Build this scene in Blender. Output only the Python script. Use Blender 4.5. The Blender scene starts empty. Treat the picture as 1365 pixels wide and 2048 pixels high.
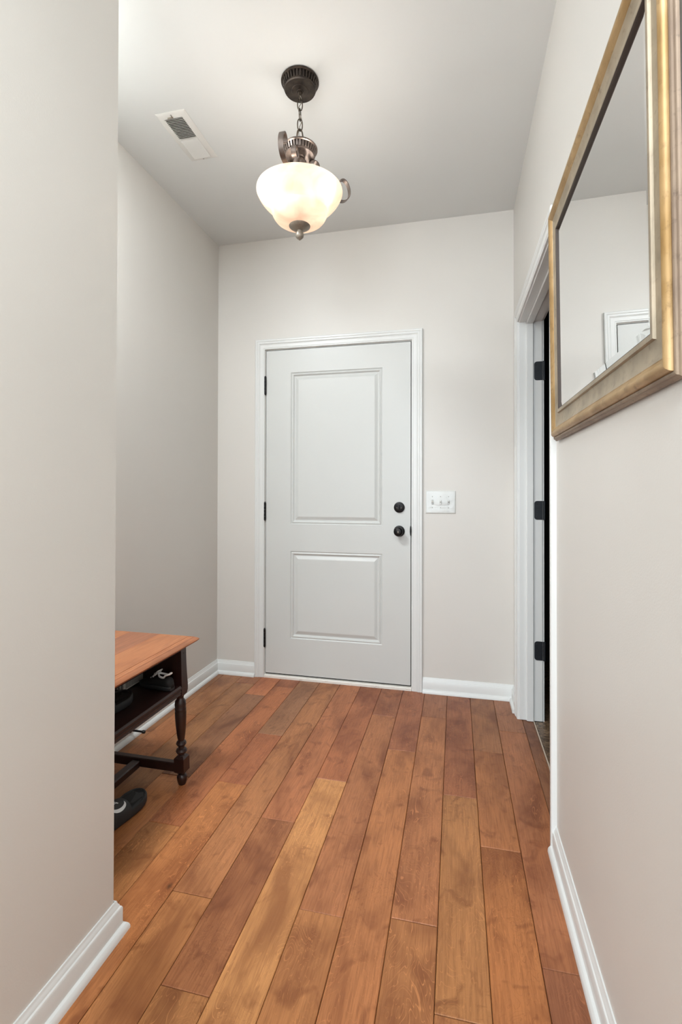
import bpy, math, random
from mathutils import Vector, Matrix

C = bpy.context.scene.collection
PI = math.pi

# ------------------------------------------------------------------ camera
F_PX, CX, CY = 971.447, 686.09, 975.755          # focal length, principal point for a 1365x2048 frame
YAW, PITCH, ROLL, EYE = 0.2284, 0.0081, 0.0020, 1.1687
fw = Vector((-math.sin(YAW), math.cos(YAW), 0)); rt = Vector((math.cos(YAW), math.sin(YAW), 0)); up = Vector((0, 0, 1))
f2 = fw*math.cos(PITCH) + up*math.sin(PITCH); u2 = -fw*math.sin(PITCH) + up*math.cos(PITCH)
r3 = rt*math.cos(ROLL) + u2*math.sin(ROLL); u3 = -rt*math.sin(ROLL) + u2*math.cos(ROLL)
cd = bpy.data.cameras.new('camera'); cam = bpy.data.objects.new('camera', cd); C.objects.link(cam)
cam.matrix_world = Matrix(((r3.x, u3.x, -f2.x, 0), (r3.y, u3.y, -f2.y, 0), (r3.z, u3.z, -f2.z, EYE), (0, 0, 0, 1)))
cd.sensor_fit = 'VERTICAL'; cd.sensor_height = 36; cd.lens = F_PX/2048*36
cd.shift_x = -(CX-682.5)/2048; cd.shift_y = -(1024-CY)/2048; cd.clip_start = 0.02
bpy.context.scene.camera = cam

# ------------------------------------------------------------------ world, lights, exposure
w = bpy.data.worlds.new('daylight'); bpy.context.scene.world = w; w.use_nodes = True
w.node_tree.nodes['Background'].inputs[0].default_value = (0.80, 0.90, 1.0, 1)
w.node_tree.nodes['Background'].inputs[1].default_value = 1.0
vs = bpy.context.scene.view_settings
vs.view_transform = 'Standard'; vs.look = 'None'; vs.gamma = 1.0; vs.use_curve_mapping = False; vs.exposure = 0.26

def area(name, loc, rot, sx, sy, power, col, spread=PI):
    l = bpy.data.lights.new(name, 'AREA'); l.shape = 'RECTANGLE'; l.size = sx; l.size_y = sy; l.energy = power; l.color = col
    l.spread = spread
    o = bpy.data.objects.new(name, l); o.location = loc; o.rotation_euler = rot; C.objects.link(o); return o
# daylight coming through the big window of the room behind the camera
area('window_daylight', (-1.35, -3.55, 1.45), (PI/2, 0, 0), 2.9, 2.1, 146, (0.86, 0.94, 1.0))
# added fill light, unseen above and behind the camera, lifts near walls and floor
area('hall_fill_light', (-0.28, -0.35, 2.766), (0, 0, 0), 0.7, 0.7, 30, (0.90, 0.955, 1.0))
# added fill light, hidden in an assumed nook behind the near-left wall, brightens the alcove
area('nook_fill_light', (-1.22, 1.04, 2.7675), (0, 0, 0), 0.34, 0.34, 33, (0.90, 0.955, 1.0))
LAMP_W = 4.2                                     # each of the pendant's three bulbs

# ------------------------------------------------------------------ room numbers (metres)
XL, XR, D, H, XN, YN = -1.506, 0.320, 2.887, 2.769, -0.878, 1.122

# ------------------------------------------------------------------ helpers
def link(name, verts, faces, m=None, parent=None, smooth=False, kind=None):
    me = bpy.data.meshes.new(name); me.from_pydata([tuple(v) for v in verts], [], faces); me.validate(); me.update()
    if smooth:
        me.polygons.foreach_set('use_smooth', [True]*len(me.polygons))
        if smooth is not True: me.set_sharp_from_angle(angle=math.radians(smooth))
    o = bpy.data.objects.new(name, me); C.objects.link(o)
    if m: me.materials.append(m)
    if parent: o.parent = parent
    if kind: o['kind'] = kind
    return o

def empty(name, label, cat, loc=(0, 0, 0), rz=0, group=None, rot=None):
    o = bpy.data.objects.new(name, None); C.objects.link(o); o.location = loc
    o.rotation_euler = rot if rot else (0, 0, rz); o.empty_display_size = 0.05
    tag(o, label, cat, group); return o

def tag(o, label, cat, group=None):
    o['label'] = label; o['category'] = cat
    if group: o['group'] = group
    return o

class MB:
    def __init__(s): s.v = []; s.f = []
    def add(s, v, f, M=None):
        n = len(s.v); s.v += [(M @ Vector(p)) if M else Vector(p) for p in v]; s.f += [tuple(i+n for i in q) for q in f]; return s
    def box(s, a, b, M=None, c=0.0):
        x0, y0, z0 = a; x1, y1, z1 = b
        if c <= 0:
            v = [(x0,y0,z0),(x1,y0,z0),(x1,y1,z0),(x0,y1,z0),(x0,y0,z1),(x1,y0,z1),(x1,y1,z1),(x0,y1,z1)]
            f = [(0,3,2,1),(4,5,6,7),(0,1,5,4),(1,2,6,5),(2,3,7,6),(3,0,4,7)]
            return s.add(v, f, M)
        # chamfered box: 24 vertices
        v = []; idx = {}
        for sx in (0, 1):
            for sy in (0, 1):
                for sz in (0, 1):
                    X = (x0, x1)[sx]; Y = (y0, y1)[sy]; Z = (z0, z1)[sz]
                    ix = X + c*(1-2*sx); iy = Y + c*(1-2*sy); iz = Z + c*(1-2*sz)
                    for k, p in enumerate(((X, iy, iz), (ix, Y, iz), (ix, iy, Z))):
                        idx[(sx, sy, sz, k)] = len(v); v.append(p)
        f = []
        def q(*ks): f.append(tuple(idx[k] for k in ks))
        q((0,0,0,0),(0,0,1,0),(0,1,1,0),(0,1,0,0)); q((1,0,0,0),(1,1,0,0),(1,1,1,0),(1,0,1,0))
        q((0,0,0,1),(1,0,0,1),(1,0,1,1),(0,0,1,1)); q((0,1,0,1),(0,1,1,1),(1,1,1,1),(1,1,0,1))
        q((0,0,0,2),(0,1,0,2),(1,1,0,2),(1,0,0,2)); q((0,0,1,2),(1,0,1,2),(1,1,1,2),(0,1,1,2))
        for a_ in (0, 1):
            for b_ in (0, 1):
                q((a_,b_,0,0),(a_,b_,1,0),(a_,b_,1,1),(a_,b_,0,1))
                q((a_,0,b_,0),(a_,1,b_,0),(a_,1,b_,2),(a_,0,b_,2))
                q((0,a_,b_,1),(1,a_,b_,1),(1,a_,b_,2),(0,a_,b_,2))
                for c_ in (0, 1): q((a_,b_,c_,0),(a_,b_,c_,1),(a_,b_,c_,2))
        n0 = len(s.f); s.add(v, f, M)
        cen = Vector(((x0+x1)/2, (y0+y1)/2, (z0+z1)/2)); cen = M @ cen if M else cen
        for i in range(n0, len(s.f)):
            p = [s.v[k] for k in s.f[i]]; nn = (p[1]-p[0]).cross(p[2]-p[0]); mc = sum(p, Vector())/len(p)
            if nn.dot(mc-cen) < 0: s.f[i] = tuple(reversed(s.f[i]))
        return s
    def lathe(s, prof, seg=32, M=None, mod=None, cap=True):
        n = len(prof); v = []
        for i in range(seg):
            t = 2*PI*i/seg
            for j, (r, z) in enumerate(prof):
                rr = r if not mod else mod(j, i, t, r)
                v.append((rr*math.cos(t), rr*math.sin(t), z))
        f = []
        for i in range(seg):
            k = (i+1) % seg
            for j in range(n-1): f.append((i*n+j, k*n+j, k*n+j+1, i*n+j+1))
        if cap:
            if prof[0][0] > 1e-5: f.append(tuple(i*n for i in reversed(range(seg))))
            if prof[-1][0] > 1e-5: f.append(tuple(i*n+n-1 for i in range(seg)))
        return s.add(v, f, M)
    def tube(s, pts, r, seg=10, closed=False, M=None):
        pts = [Vector(p) for p in pts]; n = len(pts); v = []; f = []
        rr = r if isinstance(r, (list, tuple)) else [r]*n
        ref = None
        for i, p in enumerate(pts):
            if closed: t = pts[(i+1) % n]-pts[i-1]
            else: t = pts[min(i+1, n-1)]-pts[max(i-1, 0)]
            t.normalize()
            if ref is None: ref = Vector((0, 0, 1)) if abs(t.z) < .9 else Vector((1, 0, 0))
            a = (ref - t*ref.dot(t)).normalized(); b = t.cross(a); ref = a
            for k in range(seg):
                th = 2*PI*k/seg; v.append(p + (a*math.cos(th)+b*math.sin(th))*rr[i])
        m = n if closed else n-1
        for i in range(m):
            j = (i+1) % n
            for k in range(seg):
                l = (k+1) % seg; f.append((i*seg+k, i*seg+l, j*seg+l, j*seg+k))
        if not closed:
            f.append(tuple(range(seg-1, -1, -1))); f.append(tuple((n-1)*seg+k for k in range(seg)))
        return s.add(v, f, M)
    def cyl(s, a, b, r, seg=16, M=None): return s.tube([a, b], r, seg, False, M)
    def ribbon(s, pts, wdir, wid, th, M=None):
        """flat strap following pts, width along wdir (ends closed)"""
        pts = [Vector(p) for p in pts]; wd = Vector(wdir).normalized(); n = len(pts); v = []; f = []
        for i, p in enumerate(pts):
            t = (pts[min(i+1, n-1)]-pts[max(i-1, 0)]).normalized(); nn = t.cross(wd).normalized()
            wi = wid[i] if isinstance(wid, (list, tuple)) else wid
            for a, b in ((-1,-1),(1,-1),(1,1),(-1,1)): v.append(p + wd*a*wi/2 + nn*b*th/2)
        for i in range(n-1):
            for k in range(4):
                l = (k+1) % 4; f.append((i*4+k, (i+1)*4+k, (i+1)*4+l, i*4+l))
        f.append((0,1,2,3)); f.append((n*4-1, n*4-2, n*4-3, n*4-4))
        return s.add(v, f, M)
    def build(s, name, m, parent=None, smooth=False, kind=None): return link(name, s.v, s.f, m, parent, smooth, kind)

def sweep(path, prof, to3d, closed=False, flip=False, part=None):
    """profile (w sideways, h proud) swept with mitred corners along a 2-D path; to3d(a, b, h) -> point"""
    P = [Vector(p) for p in path]; n = len(P); mit = []
    def nrm(a, b):
        d = (b-a).normalized(); q = Vector((-d.y, d.x)); return -q if flip else q
    for i in range(n):
        if closed: n1 = nrm(P[i-1], P[i]); n2 = nrm(P[i], P[(i+1) % n])
        else:
            n1 = nrm(P[max(i-1, 0)], P[max(i, 1)]); n2 = nrm(P[min(i, n-2)], P[min(i+1, n-1)])
        mit.append((n1+n2)/(1+n1.dot(n2)))
    k = len(prof); v = []; f = []
    seq = range(n) if part is None else [part, (part+1) % n]
    for i in seq:
        for (ww, hh) in prof:
            q = P[i]+mit[i]*ww; v.append(to3d(q.x, q.y, hh))
    m = len(seq)
    segs = m if (closed and part is None) else m-1
    for i in range(segs):
        j = (i+1) % m
        for a in range(k):
            b = (a+1) % k; f.append((i*k+a, i*k+b, j*k+b, j*k+a))
    if not (closed and part is None):
        f.append(tuple(range(k))); f.append(tuple(reversed(range((m-1)*k, m*k))))
    return v, f

def fix_normals(o):
    import bmesh
    b = bmesh.new(); b.from_mesh(o.data); bmesh.ops.recalc_face_normals(b, faces=b.faces); b.to_mesh(o.data); b.free(); return o

def bez(pts, n=8):
    """Catmull-Rom through pts"""
    P = [Vector(p) for p in pts]; P = [2*P[0]-P[1]]+P+[2*P[-1]-P[-2]]; out = []
    for i in range(1, len(P)-2):
        for k in range(n):
            t = k/n; a, b, c, d = P[i-1:i+3]
            out.append(.5*((2*b)+(c-a)*t+(2*a-5*b+4*c-d)*t*t+(3*b-a-3*c+d)*t**3))
    out.append(P[-2]); return out

# ------------------------------------------------------------------ materials
def lin(c): return tuple(((x/255)/12.92 if x/255 <= .04045 else ((x/255+.055)/1.055)**2.4) for x in c)+(1,)

class NT:
    def __init__(s, name):
        s.m = bpy.data.materials.new(name); s.m.use_nodes = True; s.t = s.m.node_tree; s.b = s.t.nodes['Principled BSDF']
    def n(s, typ, **k):
        o = s.t.nodes.new(typ)
        for a, b in k.items(): setattr(o, a, b)
        return o
    def l(s, a, b): s.t.links.new(a, b)
    def co(s, scale=(1,1,1), obj=True):
        c = s.n('ShaderNodeTexCoord'); mp = s.n('ShaderNodeMapping'); mp.inputs['Scale'].default_value = scale
        s.l(c.outputs['Object'], mp.inputs['Vector']); return mp.outputs[0]
    def noise(s, vec, scale, detail=3, rough=.5, dist=0):
        x = s.n('ShaderNodeTexNoise'); x.inputs['Scale'].default_value = scale; x.inputs['Detail'].default_value = detail
        x.inputs['Roughness'].default_value = rough; x.inputs['Distortion'].default_value = dist
        if vec is not None: s.l(vec, x.inputs['Vector'])
        return x.outputs['Fac']
    def ramp(s, fac, stops):
        r = s.n('ShaderNodeValToRGB'); e = r.color_ramp.elements
        while len(e) < len(stops): e.new(.5)
        for i, (p, c) in enumerate(stops): e[i].position = p; e[i].color = c if len(c) == 4 else (*c, 1)
        s.l(fac, r.inputs[0]); return r.outputs[0]
    def mix(s, a, b, fac, mode='MIX'):
        x = s.n('ShaderNodeMix', data_type='RGBA', blend_type=mode)
        for sock, val in ((x.inputs[6], a), (x.inputs[7], b), (x.inputs[0], fac)):
            if hasattr(val, 'links'): s.l(val, sock)
            else: sock.default_value = val
        return x.outputs[2]
    def math(s, op, a, b=0.0):
        x = s.n('ShaderNodeMath', operation=op)
        for sock, val in ((x.inputs[0], a), (x.inputs[1], b)):
            if hasattr(val, 'links'): s.l(val, sock)
            else: sock.default_value = val
        return x.outputs[0]
    def bump(s, h, strength, dist=.001):
        x = s.n('ShaderNodeBump'); x.inputs['Strength'].default_value = strength; x.inputs['Distance'].default_value = dist
        s.l(h, x.inputs['Height']); s.l(x.outputs[0], s.b.inputs['Normal']); return x
    def set(s, **k):
        for a, b in k.items():
            i = s.b.inputs[a.replace('_', ' ')]
            if hasattr(b, 'links'): s.l(b, i)
            else: i.default_value = b
        return s

def paint(name, col, rough=.5, peel=0.0, scale=260, spec=.5):
    t = NT(name); v = t.co()
    n = t.noise(v, 2.3, 2)
    t.set(Base_Color=t.mix(lin([x*.985 for x in col]), lin([min(255, x*1.012) for x in col]), n), Roughness=rough, Specular_IOR_Level=spec)
    if peel: t.bump(t.noise(v, scale, 2, .6), peel, .0006)
    return t.m

M_wall = paint('greige_eggshell_paint', (216, 213, 207), .42, .35)
M_ceil = paint('ceiling_paint', (222, 225, 224), .7, .18, 200)
M_trim = paint('white_semigloss_trim', (223, 225, 223), .30, .06, 90)
M_door = paint('white_door_paint', (206, 208, 205), .36, .10, 120)
M_side = paint('unlit_room_tone', (60, 56, 52), .8)  # charcoal tone stands in for the darkness of the unlit side room

def metal(name, c1, c2, rough, met=.9, scale=30, bump=0.1, spec=.5):
    t = NT(name); v = t.co(); n = t.noise(v, scale, 4, .6)
    t.set(Base_Color=t.mix(lin(c1), lin(c2), t.ramp(n, [(.35, (0,0,0)), (.65, (1,1,1))])), Metallic=met, Roughness=rough, Specular_IOR_Level=spec)
    if bump: t.bump(n, bump, .0008)
    return t.m
M_black = metal('oil_rubbed_black', (20, 20, 22), (34, 32, 32), .38, .6, 60, .05)
M_hinge = metal('matte_black_hinge', (24, 28, 34), (30, 34, 40), .5, .3, 60, .03)
M_bronze = metal('oil_rubbed_bronze', (96, 86, 80), (134, 122, 114), .36, .8, 25, .08)
M_bronze_dk = metal('dark_aged_bronze', (52, 46, 42), (84, 74, 66), .42, .8, 25, .08)
M_chain = metal('dark_chain_metal', (70, 62, 54), (96, 84, 72), .4, .8, 40, .05)
M_pewter = metal('aged_pewter', (126, 117, 106), (150, 141, 128), .42, .55, 25, .05)
M_dark = paint('dark_cavity', (12, 11, 10), .9)
M_vent = paint('white_enamel_vent', (226, 226, 222), .4)
M_duct = paint('duct_dark_lining', (74, 66, 58), .7)
M_steel = metal('zinc_screw', (150, 148, 142), (180, 178, 172), .35, .9, 80, 0)

def gilt(name, base, gold, dark, rough):
    t = NT(name); v = t.co((1, 1, 1)); n = t.noise(v, 55, 5, .65); n2 = t.noise(t.co((1, .12, .12)), 240, 2, .6); n3 = t.noise(v, 10, 3)
    c = t.mix(lin(base), lin(gold), t.ramp(n3, [(.35, (0,0,0)), (.65, (1,1,1))]))
    c = t.mix(c, lin(dark), t.math('MULTIPLY', t.ramp(n, [(.58, (0,0,0)), (.75, (1,1,1))]), .55))
    c = t.mix(c, lin(dark), t.math('MULTIPLY', t.ramp(n2, [(.5, (0,0,0)), (.8, (1,1,1))]), .30))
    t.set(Base_Color=c, Metallic=.38, Roughness=rough); t.bump(n, .12, .0006); return t.m
M_champ = gilt('champagne_leaf', (152, 140, 120), (174, 160, 138), (98, 86, 70), .48)
M_gold = gilt('antique_gold_leaf', (152, 120, 72), (180, 150, 106), (78, 52, 24), .40)
M_gbrown = gilt('bronzed_brown_edge', (132, 114, 98), (150, 132, 112), (66, 50, 40), .5)

M_sight = paint('shaded_sight_edge_brown', (58, 46, 38), .5)  # shade of the deep rabbet inside the lip, put into the colour
t = NT('mirror_silver'); t.set(Base_Color=(.93, .94, .935, 1), Metallic=1.0, Roughness=.012); M_mirror = t.m

def floor_wood():
    t = NT('hand_scraped_maple'); oi = t.n('ShaderNodeObjectInfo'); tc = t.n('ShaderNodeTexCoord')
    ad = t.n('ShaderNodeVectorMath', operation='MULTIPLY_ADD'); cb = t.n('ShaderNodeCombineXYZ')
    t.l(oi.outputs['Random'], cb.inputs[0]); t.l(oi.outputs['Random'], cb.inputs[1]); t.l(oi.outputs['Random'], cb.inputs[2])
    t.l(cb.outputs[0], ad.inputs[0]); ad.inputs[1].default_value = (37, 53, 91); t.l(tc.outputs['Object'], ad.inputs[2])
    def mp(sc):
        m = t.n('ShaderNodeMapping'); m.inputs['Scale'].default_value = sc; t.l(ad.outputs[0], m.inputs['Vector']); return m.outputs[0]
    big = t.noise(mp((1, .42, 1)), 7.5, 3, .55, .6)
    big2 = t.noise(mp((1, .8, 1)), 16, 2, .5, .8)
    grain = t.noise(mp((1, .05, 1)), 210, 4, .65, .2)
    fig = t.noise(mp((1, .34, 1)), 15, 2.5, .5, 1.3)
    ln = t.math('PINGPONG', t.math('MULTIPLY', fig, 17), .5)
    line = t.ramp(ln, [(.0, (1,1,1)), (.07, (0,0,0))])
    base = oi.outputs['Color']
    dark = t.mix(base, (.48, .39, .38, 1), 1.0, 'MULTIPLY')
    hs2 = t.n('ShaderNodeHueSaturation'); hs2.inputs['Value'].default_value = 1.36; hs2.inputs['Saturation'].default_value = 1.0; t.l(base, hs2.inputs['Color'])
    c = t.mix(base, dark, t.math('MULTIPLY', t.ramp(big, [(.48, (0,0,0)), (.68, (1,1,1))]), .85))
    c = t.mix(c, hs2.outputs[0], t.math('MULTIPLY', t.ramp(big, [(.30, (1,1,1)), (.48, (0,0,0))]), .45))
    c = t.mix(c, dark, t.math('MULTIPLY', t.ramp(big2, [(.58, (0,0,0)), (.72, (1,1,1))]), .7))
    c = t.mix(c, dark, t.math('MULTIPLY', t.ramp(grain, [(.42, (0,0,0)), (.70, (1,1,1))]), .6))
    c = t.mix(c, hs2.outputs[0], t.math('MULTIPLY', line, t.math('MULTIPLY', t.ramp(t.noise(mp((1, .6, 1)), 5, 1), [(.38, (0,0,0)), (.56, (1,1,1))]), .85)))
    fig2 = t.noise(mp((1, .45, 1)), 24, 2, .5, 1.6)
    ln2 = t.ramp(t.math('PINGPONG', t.math('MULTIPLY', fig2, 11), .5), [(.0, (1,1,1)), (.09, (0,0,0))])
    c = t.mix(c, dark, t.math('MULTIPLY', ln2, t.math('MULTIPLY', t.ramp(t.noise(mp((1, .5, 1)), 3.6, 1), [(.50, (0,0,0)), (.64, (1,1,1))]), .75)))
    # fine ripple marks across the board
    rip = t.noise(mp((.25, 1, 1)), 120, 2, .5, .6)
    c = t.mix(c, dark, t.math('MULTIPLY', t.ramp(rip, [(.60, (0,0,0)), (.72, (1,1,1))]), t.math('MULTIPLY', t.ramp(t.noise(mp((1, .7, 1)), 6.5, 1), [(.58, (0,0,0)), (.70, (1,1,1))]), .5)))
    vo = t.n('ShaderNodeTexVoronoi'); vo.inputs['Scale'].default_value = 4.2; t.l(mp((1, .62, 1)), vo.inputs['Vector'])
    sep = t.n('ShaderNodeSeparateColor'); t.l(vo.outputs['Color'], sep.inputs[0])
    kn = t.math('MULTIPLY', t.ramp(vo.outputs['Distance'], [(.012, (1,1,1)), (.045, (0,0,0))]), t.math('GREATER_THAN', sep.outputs[0], .80))
    c = t.mix(c, lin((48, 26, 14)), t.math('MULTIPLY', kn, .85))
    t.set(Base_Color=c, Roughness=t.math('MULTIPLY_ADD' if False else 'ADD', t.math('MULTIPLY', big, .12), .34), Specular_IOR_Level=.34)
    h = t.math('ADD', t.math('MULTIPLY', big2, 1.0), t.math('MULTIPLY', grain, .12)); t.bump(h, .25, .004)
    return t.m
M_floor = floor_wood()

def wood(name, c1, c2, rough, axis='y', dark=None):
    t = NT(name); sc = {'y': (1, .07, 1), 'x': (.07, 1, 1), 'z': (1, 1, .07)}[axis]
    g = t.noise(t.co(sc), 90, 4, .6, .3); b = t.noise(t.co(tuple(max(.3, q) for q in sc)), 9, 3, .6, .5)
    c = t.mix(lin(c1), lin(c2), t.ramp(g, [(.3, (0,0,0)), (.7, (1,1,1))]))
    c = t.mix(c, lin(dark or [x*.6 for x in c1]), t.math('MULTIPLY', t.ramp(b, [(.5, (0,0,0)), (.72, (1,1,1))]), .55))
    t.set(Base_Color=c, Roughness=rough, Specular_IOR_Level=.5); t.bump(g, .08, .001); return t.m
M_espresso = wood('espresso_stain', (34, 17, 14), (48, 25, 20), .36, 'z')
M_espresso_y = wood('espresso_stain_rail', (32, 17, 14), (50, 27, 22), .38, 'y')
M_top_a = wood('table_top_light_board', (172, 108, 70), (192, 128, 86), .36, 'y', (134, 78, 52))
M_top_b = wood('table_top_dark_board', (150, 96, 70), (176, 116, 84), .34, 'y', (104, 62, 48))

# ------------------------------------------------------------------ setting: floor
floor = MB().box((-3.2, -3.3, -.06), (XR+.068, D+.1, -.0125)).build('floor', M_dark, kind='structure')
PITCHX, X0 = .127, .080                           # plank module and one seam
G, Mm, R, B, DK, O = (226, 160, 102), (200, 138, 92), (192, 126, 86), (178, 126, 88), (164, 110, 78), (208, 142, 92)
cols = {   # column index -> list of (y of the joint at its near end, colour), from the back wall forward
 -13: [(2.1, B), (-3, B)],
 -12: [(2.305, (182, 128, 88)), (1.0, (190, 128, 86)), (-3, Mm)],
 -11: [(2.76, (180, 120, 84)), (1.42, (182, 130, 90)), (-3, Mm)],
 -10: [(2.62, (208, 134, 94)), (1.803, (166, 118, 88)), (1.396, (198, 134, 88)), (.3, (206, 142, 90)), (-3, Mm)],
 -9:  [(2.758, (180, 116, 84)), (1.533, (196, 126, 86)), (.25, (202, 140, 90)), (-3, B)],
 -8:  [(2.21, (172, 124, 92)), (1.807, (186, 118, 82)), (.50, (200, 134, 86)), (-3, Mm)],
 -7:  [(1.284, (192, 132, 90)), (.1, (200, 138, 90)), (-3, O)],
 -6:  [(1.644, (192, 126, 88)), (1.034, (180, 120, 82)), (-.1, (194, 136, 88)), (-3, R)],
 -5:  [(1.92, (194, 124, 86)), (.55, (228, 166, 110)), (-.6, B), (-3, G)],
 -4:  [(2.53, (182, 118, 84)), (1.309, (194, 130, 90)), (.2, (202, 140, 92)), (-3, Mm)],
 -3:  [(2.21, (180, 116, 84)), (.70, (196, 132, 88)), (-.5, O), (-3, B)],
 -2:  [(2.568, (172, 114, 82)), (1.339, (190, 128, 88)), (.35, (196, 136, 90)), (-3, Mm)],
 -1:  [(1.929, (178, 114, 80)), (1.117, (196, 138, 90)), (-.2, (196, 136, 90)), (-3, O)],
  0:  [(2.286, (178, 122, 84)), (1.675, (190, 126, 82)), (.45, (194, 128, 80)), (-3, Mm)],
  1:  [(2.501, (174, 118, 86)), (1.284, (188, 124, 86)), (.4, (166, 108, 78)), (-3, B)],
  2:  [(-3, (160, 112, 84))],
}
random.seed(4)
def plank_obj(x0, x1, y0, y1, col):
    g = .0007; c = .0016; dz = random.uniform(-.0006, .0003)
    cx, cy = (x0+x1)/2, (y0+y1)/2
    mb = MB(); mb.box((x0+g-cx, y0+g-cy, -.0118), (x1-g-cx, y1-g-cy, dz), None, c)
    o = mb.build('plank', M_floor, floor); o.location = (cx, cy, 0); j = random.uniform(.87, .92)
    o.color = lin([min(255, q*j*f_) for q, f_ in zip(col, (1.0, .965, .90))])
for k, lst in cols.items():
    x0 = X0+PITCHX*k; x1 = x0+PITCHX; ytop = D-.002
    if k == 2: x1 = .386; x0 = .334
    if k == -13: x0 = XL
    for (yb, col) in lst:
        yb2 = yb
        if k == 2: plank_obj(x0, x1, 1.74, 2.67, col)
        else: plank_obj(x0, x1, max(yb2, -3.0), ytop, col)
        ytop = yb
        if yb2 > yb: break

# ------------------------------------------------------------------ setting: shell
def slab(name, a, b, m, c=0.0): return MB().box(a, b, None, c).build(name, m, kind='structure')
slab('ceiling', (-3.2, -3.3, H), (XR+.11, D+.1, H+.1), M_ceil)
slab('wall_left', (XL-.1, -.5, -.0125), (XL, D, H), M_wall)
# near-left wall, made thin to leave room for the added nook light: its free end is the tall edge at the left of the picture
slab('wall_near_left', (XN-.12, -.6, -.012), (XN, YN, H), M_wall, .004)
DX0, DX1, DZ0, DZ1 = -1.170, -.259, .029, 2.059
mb = MB()
mb.box((XL-.1, D, -.0125), (DX0-.006, D+.11, H)); mb.box((DX1+.006, D, -.0125), (XR+.11, D+.11, H)); mb.box((DX0-.006, D, DZ1+.006), (DX1+.006, D+.11, H))
mb.build('wall_back', M_wall, kind='structure')
OY0, OY1, OZ = 1.765, 2.645, 2.045               # doorway in the right wall
mb = MB()
mb.box((XR, -3.3, -.0125), (XR+.11, OY0-.018, H)); mb.box((XR, OY1+.018, -.0125), (XR+.11, D, H)); mb.box((XR, OY0-.018, OZ+.018), (XR+.11, OY1+.018, H))
mb.build('wall_right', M_wall, kind='structure')
# room behind the camera, with the window the daylight comes through
mb = MB(); mb.box((-3.2, -3.3, -.0125), (-2.75, -3.2, H)); mb.box((.05, -3.3, -.0125), (XR, -3.2, H)); mb.box((-2.75, -3.3, -.0125), (.05, -3.2, .45)); mb.box((-2.75, -3.3, 2.45), (.05, -3.2, H))
mb.build('wall_window_side', M_wall, kind='structure')
slab('wall_far_left', (-3.3, -3.3, -.0125), (-3.2, -.6, H), M_wall)
slab('wall_corner_left', (-3.2, -.6, -.0125), (XN-.12, -.5, H), M_wall)
# side room beyond the doorway
t = NT('brown_mosaic_tile'); n = t.noise(t.co((1, 1, 1)), 38, 4, .7, 1.4); n2 = t.noise(t.co(), 9, 3)
t.set(Base_Color=t.mix(t.ramp(n, [(.36, lin((44, 34, 26))), (.5, lin((104, 82, 62))), (.62, lin((150, 126, 100)))]), lin((90, 68, 50)), t.math('MULTIPLY', n2, .4)), Roughness=.3); M_tile = t.m
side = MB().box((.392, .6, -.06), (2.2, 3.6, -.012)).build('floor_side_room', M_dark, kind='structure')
for i in range(5):
    for j in range(8):
        ax, ay = .3935+i*.335, .9+j*.335
        if i == 0: bx = ax+.333
        else: bx = ax+.333
        a0, a1 = max(ay, .9), ay+.333
        if i == 0:                                # the first row runs into the door opening only between the jambs
            if a1 <= OY0 or a0 >= OY1: ax = XR+.112
            else:
                if a0 < OY0: MB().box((XR+.112, a0, -.0118), (bx, OY0, 0), None, .001).build('tile', M_tile, side); a0 = OY0+.001
                if a1 > OY1: MB().box((XR+.112, OY1+.001, -.0118), (bx, a1, 0), None, .001).build('tile', M_tile, side); a1 = OY1
        MB().box((ax, a0, -.0118), (bx, a1, 0), None, .001).build('tile', M_tile, side)
slab('trim_side_room_edge', (.3865, OY0, -.012), (.3915, OY1, .0012), paint('pale_edge_strip', (206, 186, 166), .4))
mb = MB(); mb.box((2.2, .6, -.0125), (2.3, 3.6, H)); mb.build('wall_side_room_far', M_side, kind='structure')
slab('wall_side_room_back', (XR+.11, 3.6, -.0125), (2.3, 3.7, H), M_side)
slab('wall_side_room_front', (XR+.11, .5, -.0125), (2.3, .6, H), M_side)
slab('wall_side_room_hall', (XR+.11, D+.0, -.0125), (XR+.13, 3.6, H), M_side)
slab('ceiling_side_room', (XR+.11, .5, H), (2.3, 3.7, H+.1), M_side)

# ------------------------------------------------------------------ baseboards, casings, jambs
BASE = [(0, 0), (.028, 0), (.0275, .008), (.025, .014), (.021, .0185), (.015, .021), (.0145, .022), (.0145, .062), (.0125, .0665), (.0095, .069), (.0085, .0735), (.0055, .0775), (.0045, .082), (.0035, .085), (0, .085)]
f3 = lambda a, b, h: (a, b, h)
def base(name, path, flip):
    v, f = sweep(path, BASE, f3, False, flip); return fix_normals(link(name, v, f, M_trim, None, 25, 'structure'))
base('baseboard_left', [(XL, -.48), (XL, D), (DX0-.068, D)], True)
base('baseboard_back_right', [(DX1+.071, D), (XR, D), (XR, OY1+.068)], True)
base('baseboard_right', [(XR, OY0-.064), (XR, -3.0)], True)
base('baseboard_near_left', [(XN, -.55), (XN, YN), (XN-.12, YN), (XN-.12, -.48)], True)

CAS = [(0, 0), (0, .009), (.0015, .0105), (.006, .0105), (.008, .0095), (.0095, .0115), (.028, .0125), (.031, .0145), (.033, .0135), (.036, .0165), (.044, .0170), (.047, .0155), (.050, .018), (.058, .018), (.0615, .0155), (.0620, 0)]
# back door casing (in the plane of the back wall)
ci = .008
v, f = sweep([(DX0-ci, 0), (DX0-ci, DZ1+.009), (DX1+ci, DZ1+.009), (DX1+ci, 0)], CAS, lambda a, b, h: (a, D-h, b), False, False)
fix_normals(link('trim_back_door_casing', v, f, M_trim, None, 25, 'structure'))
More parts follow.
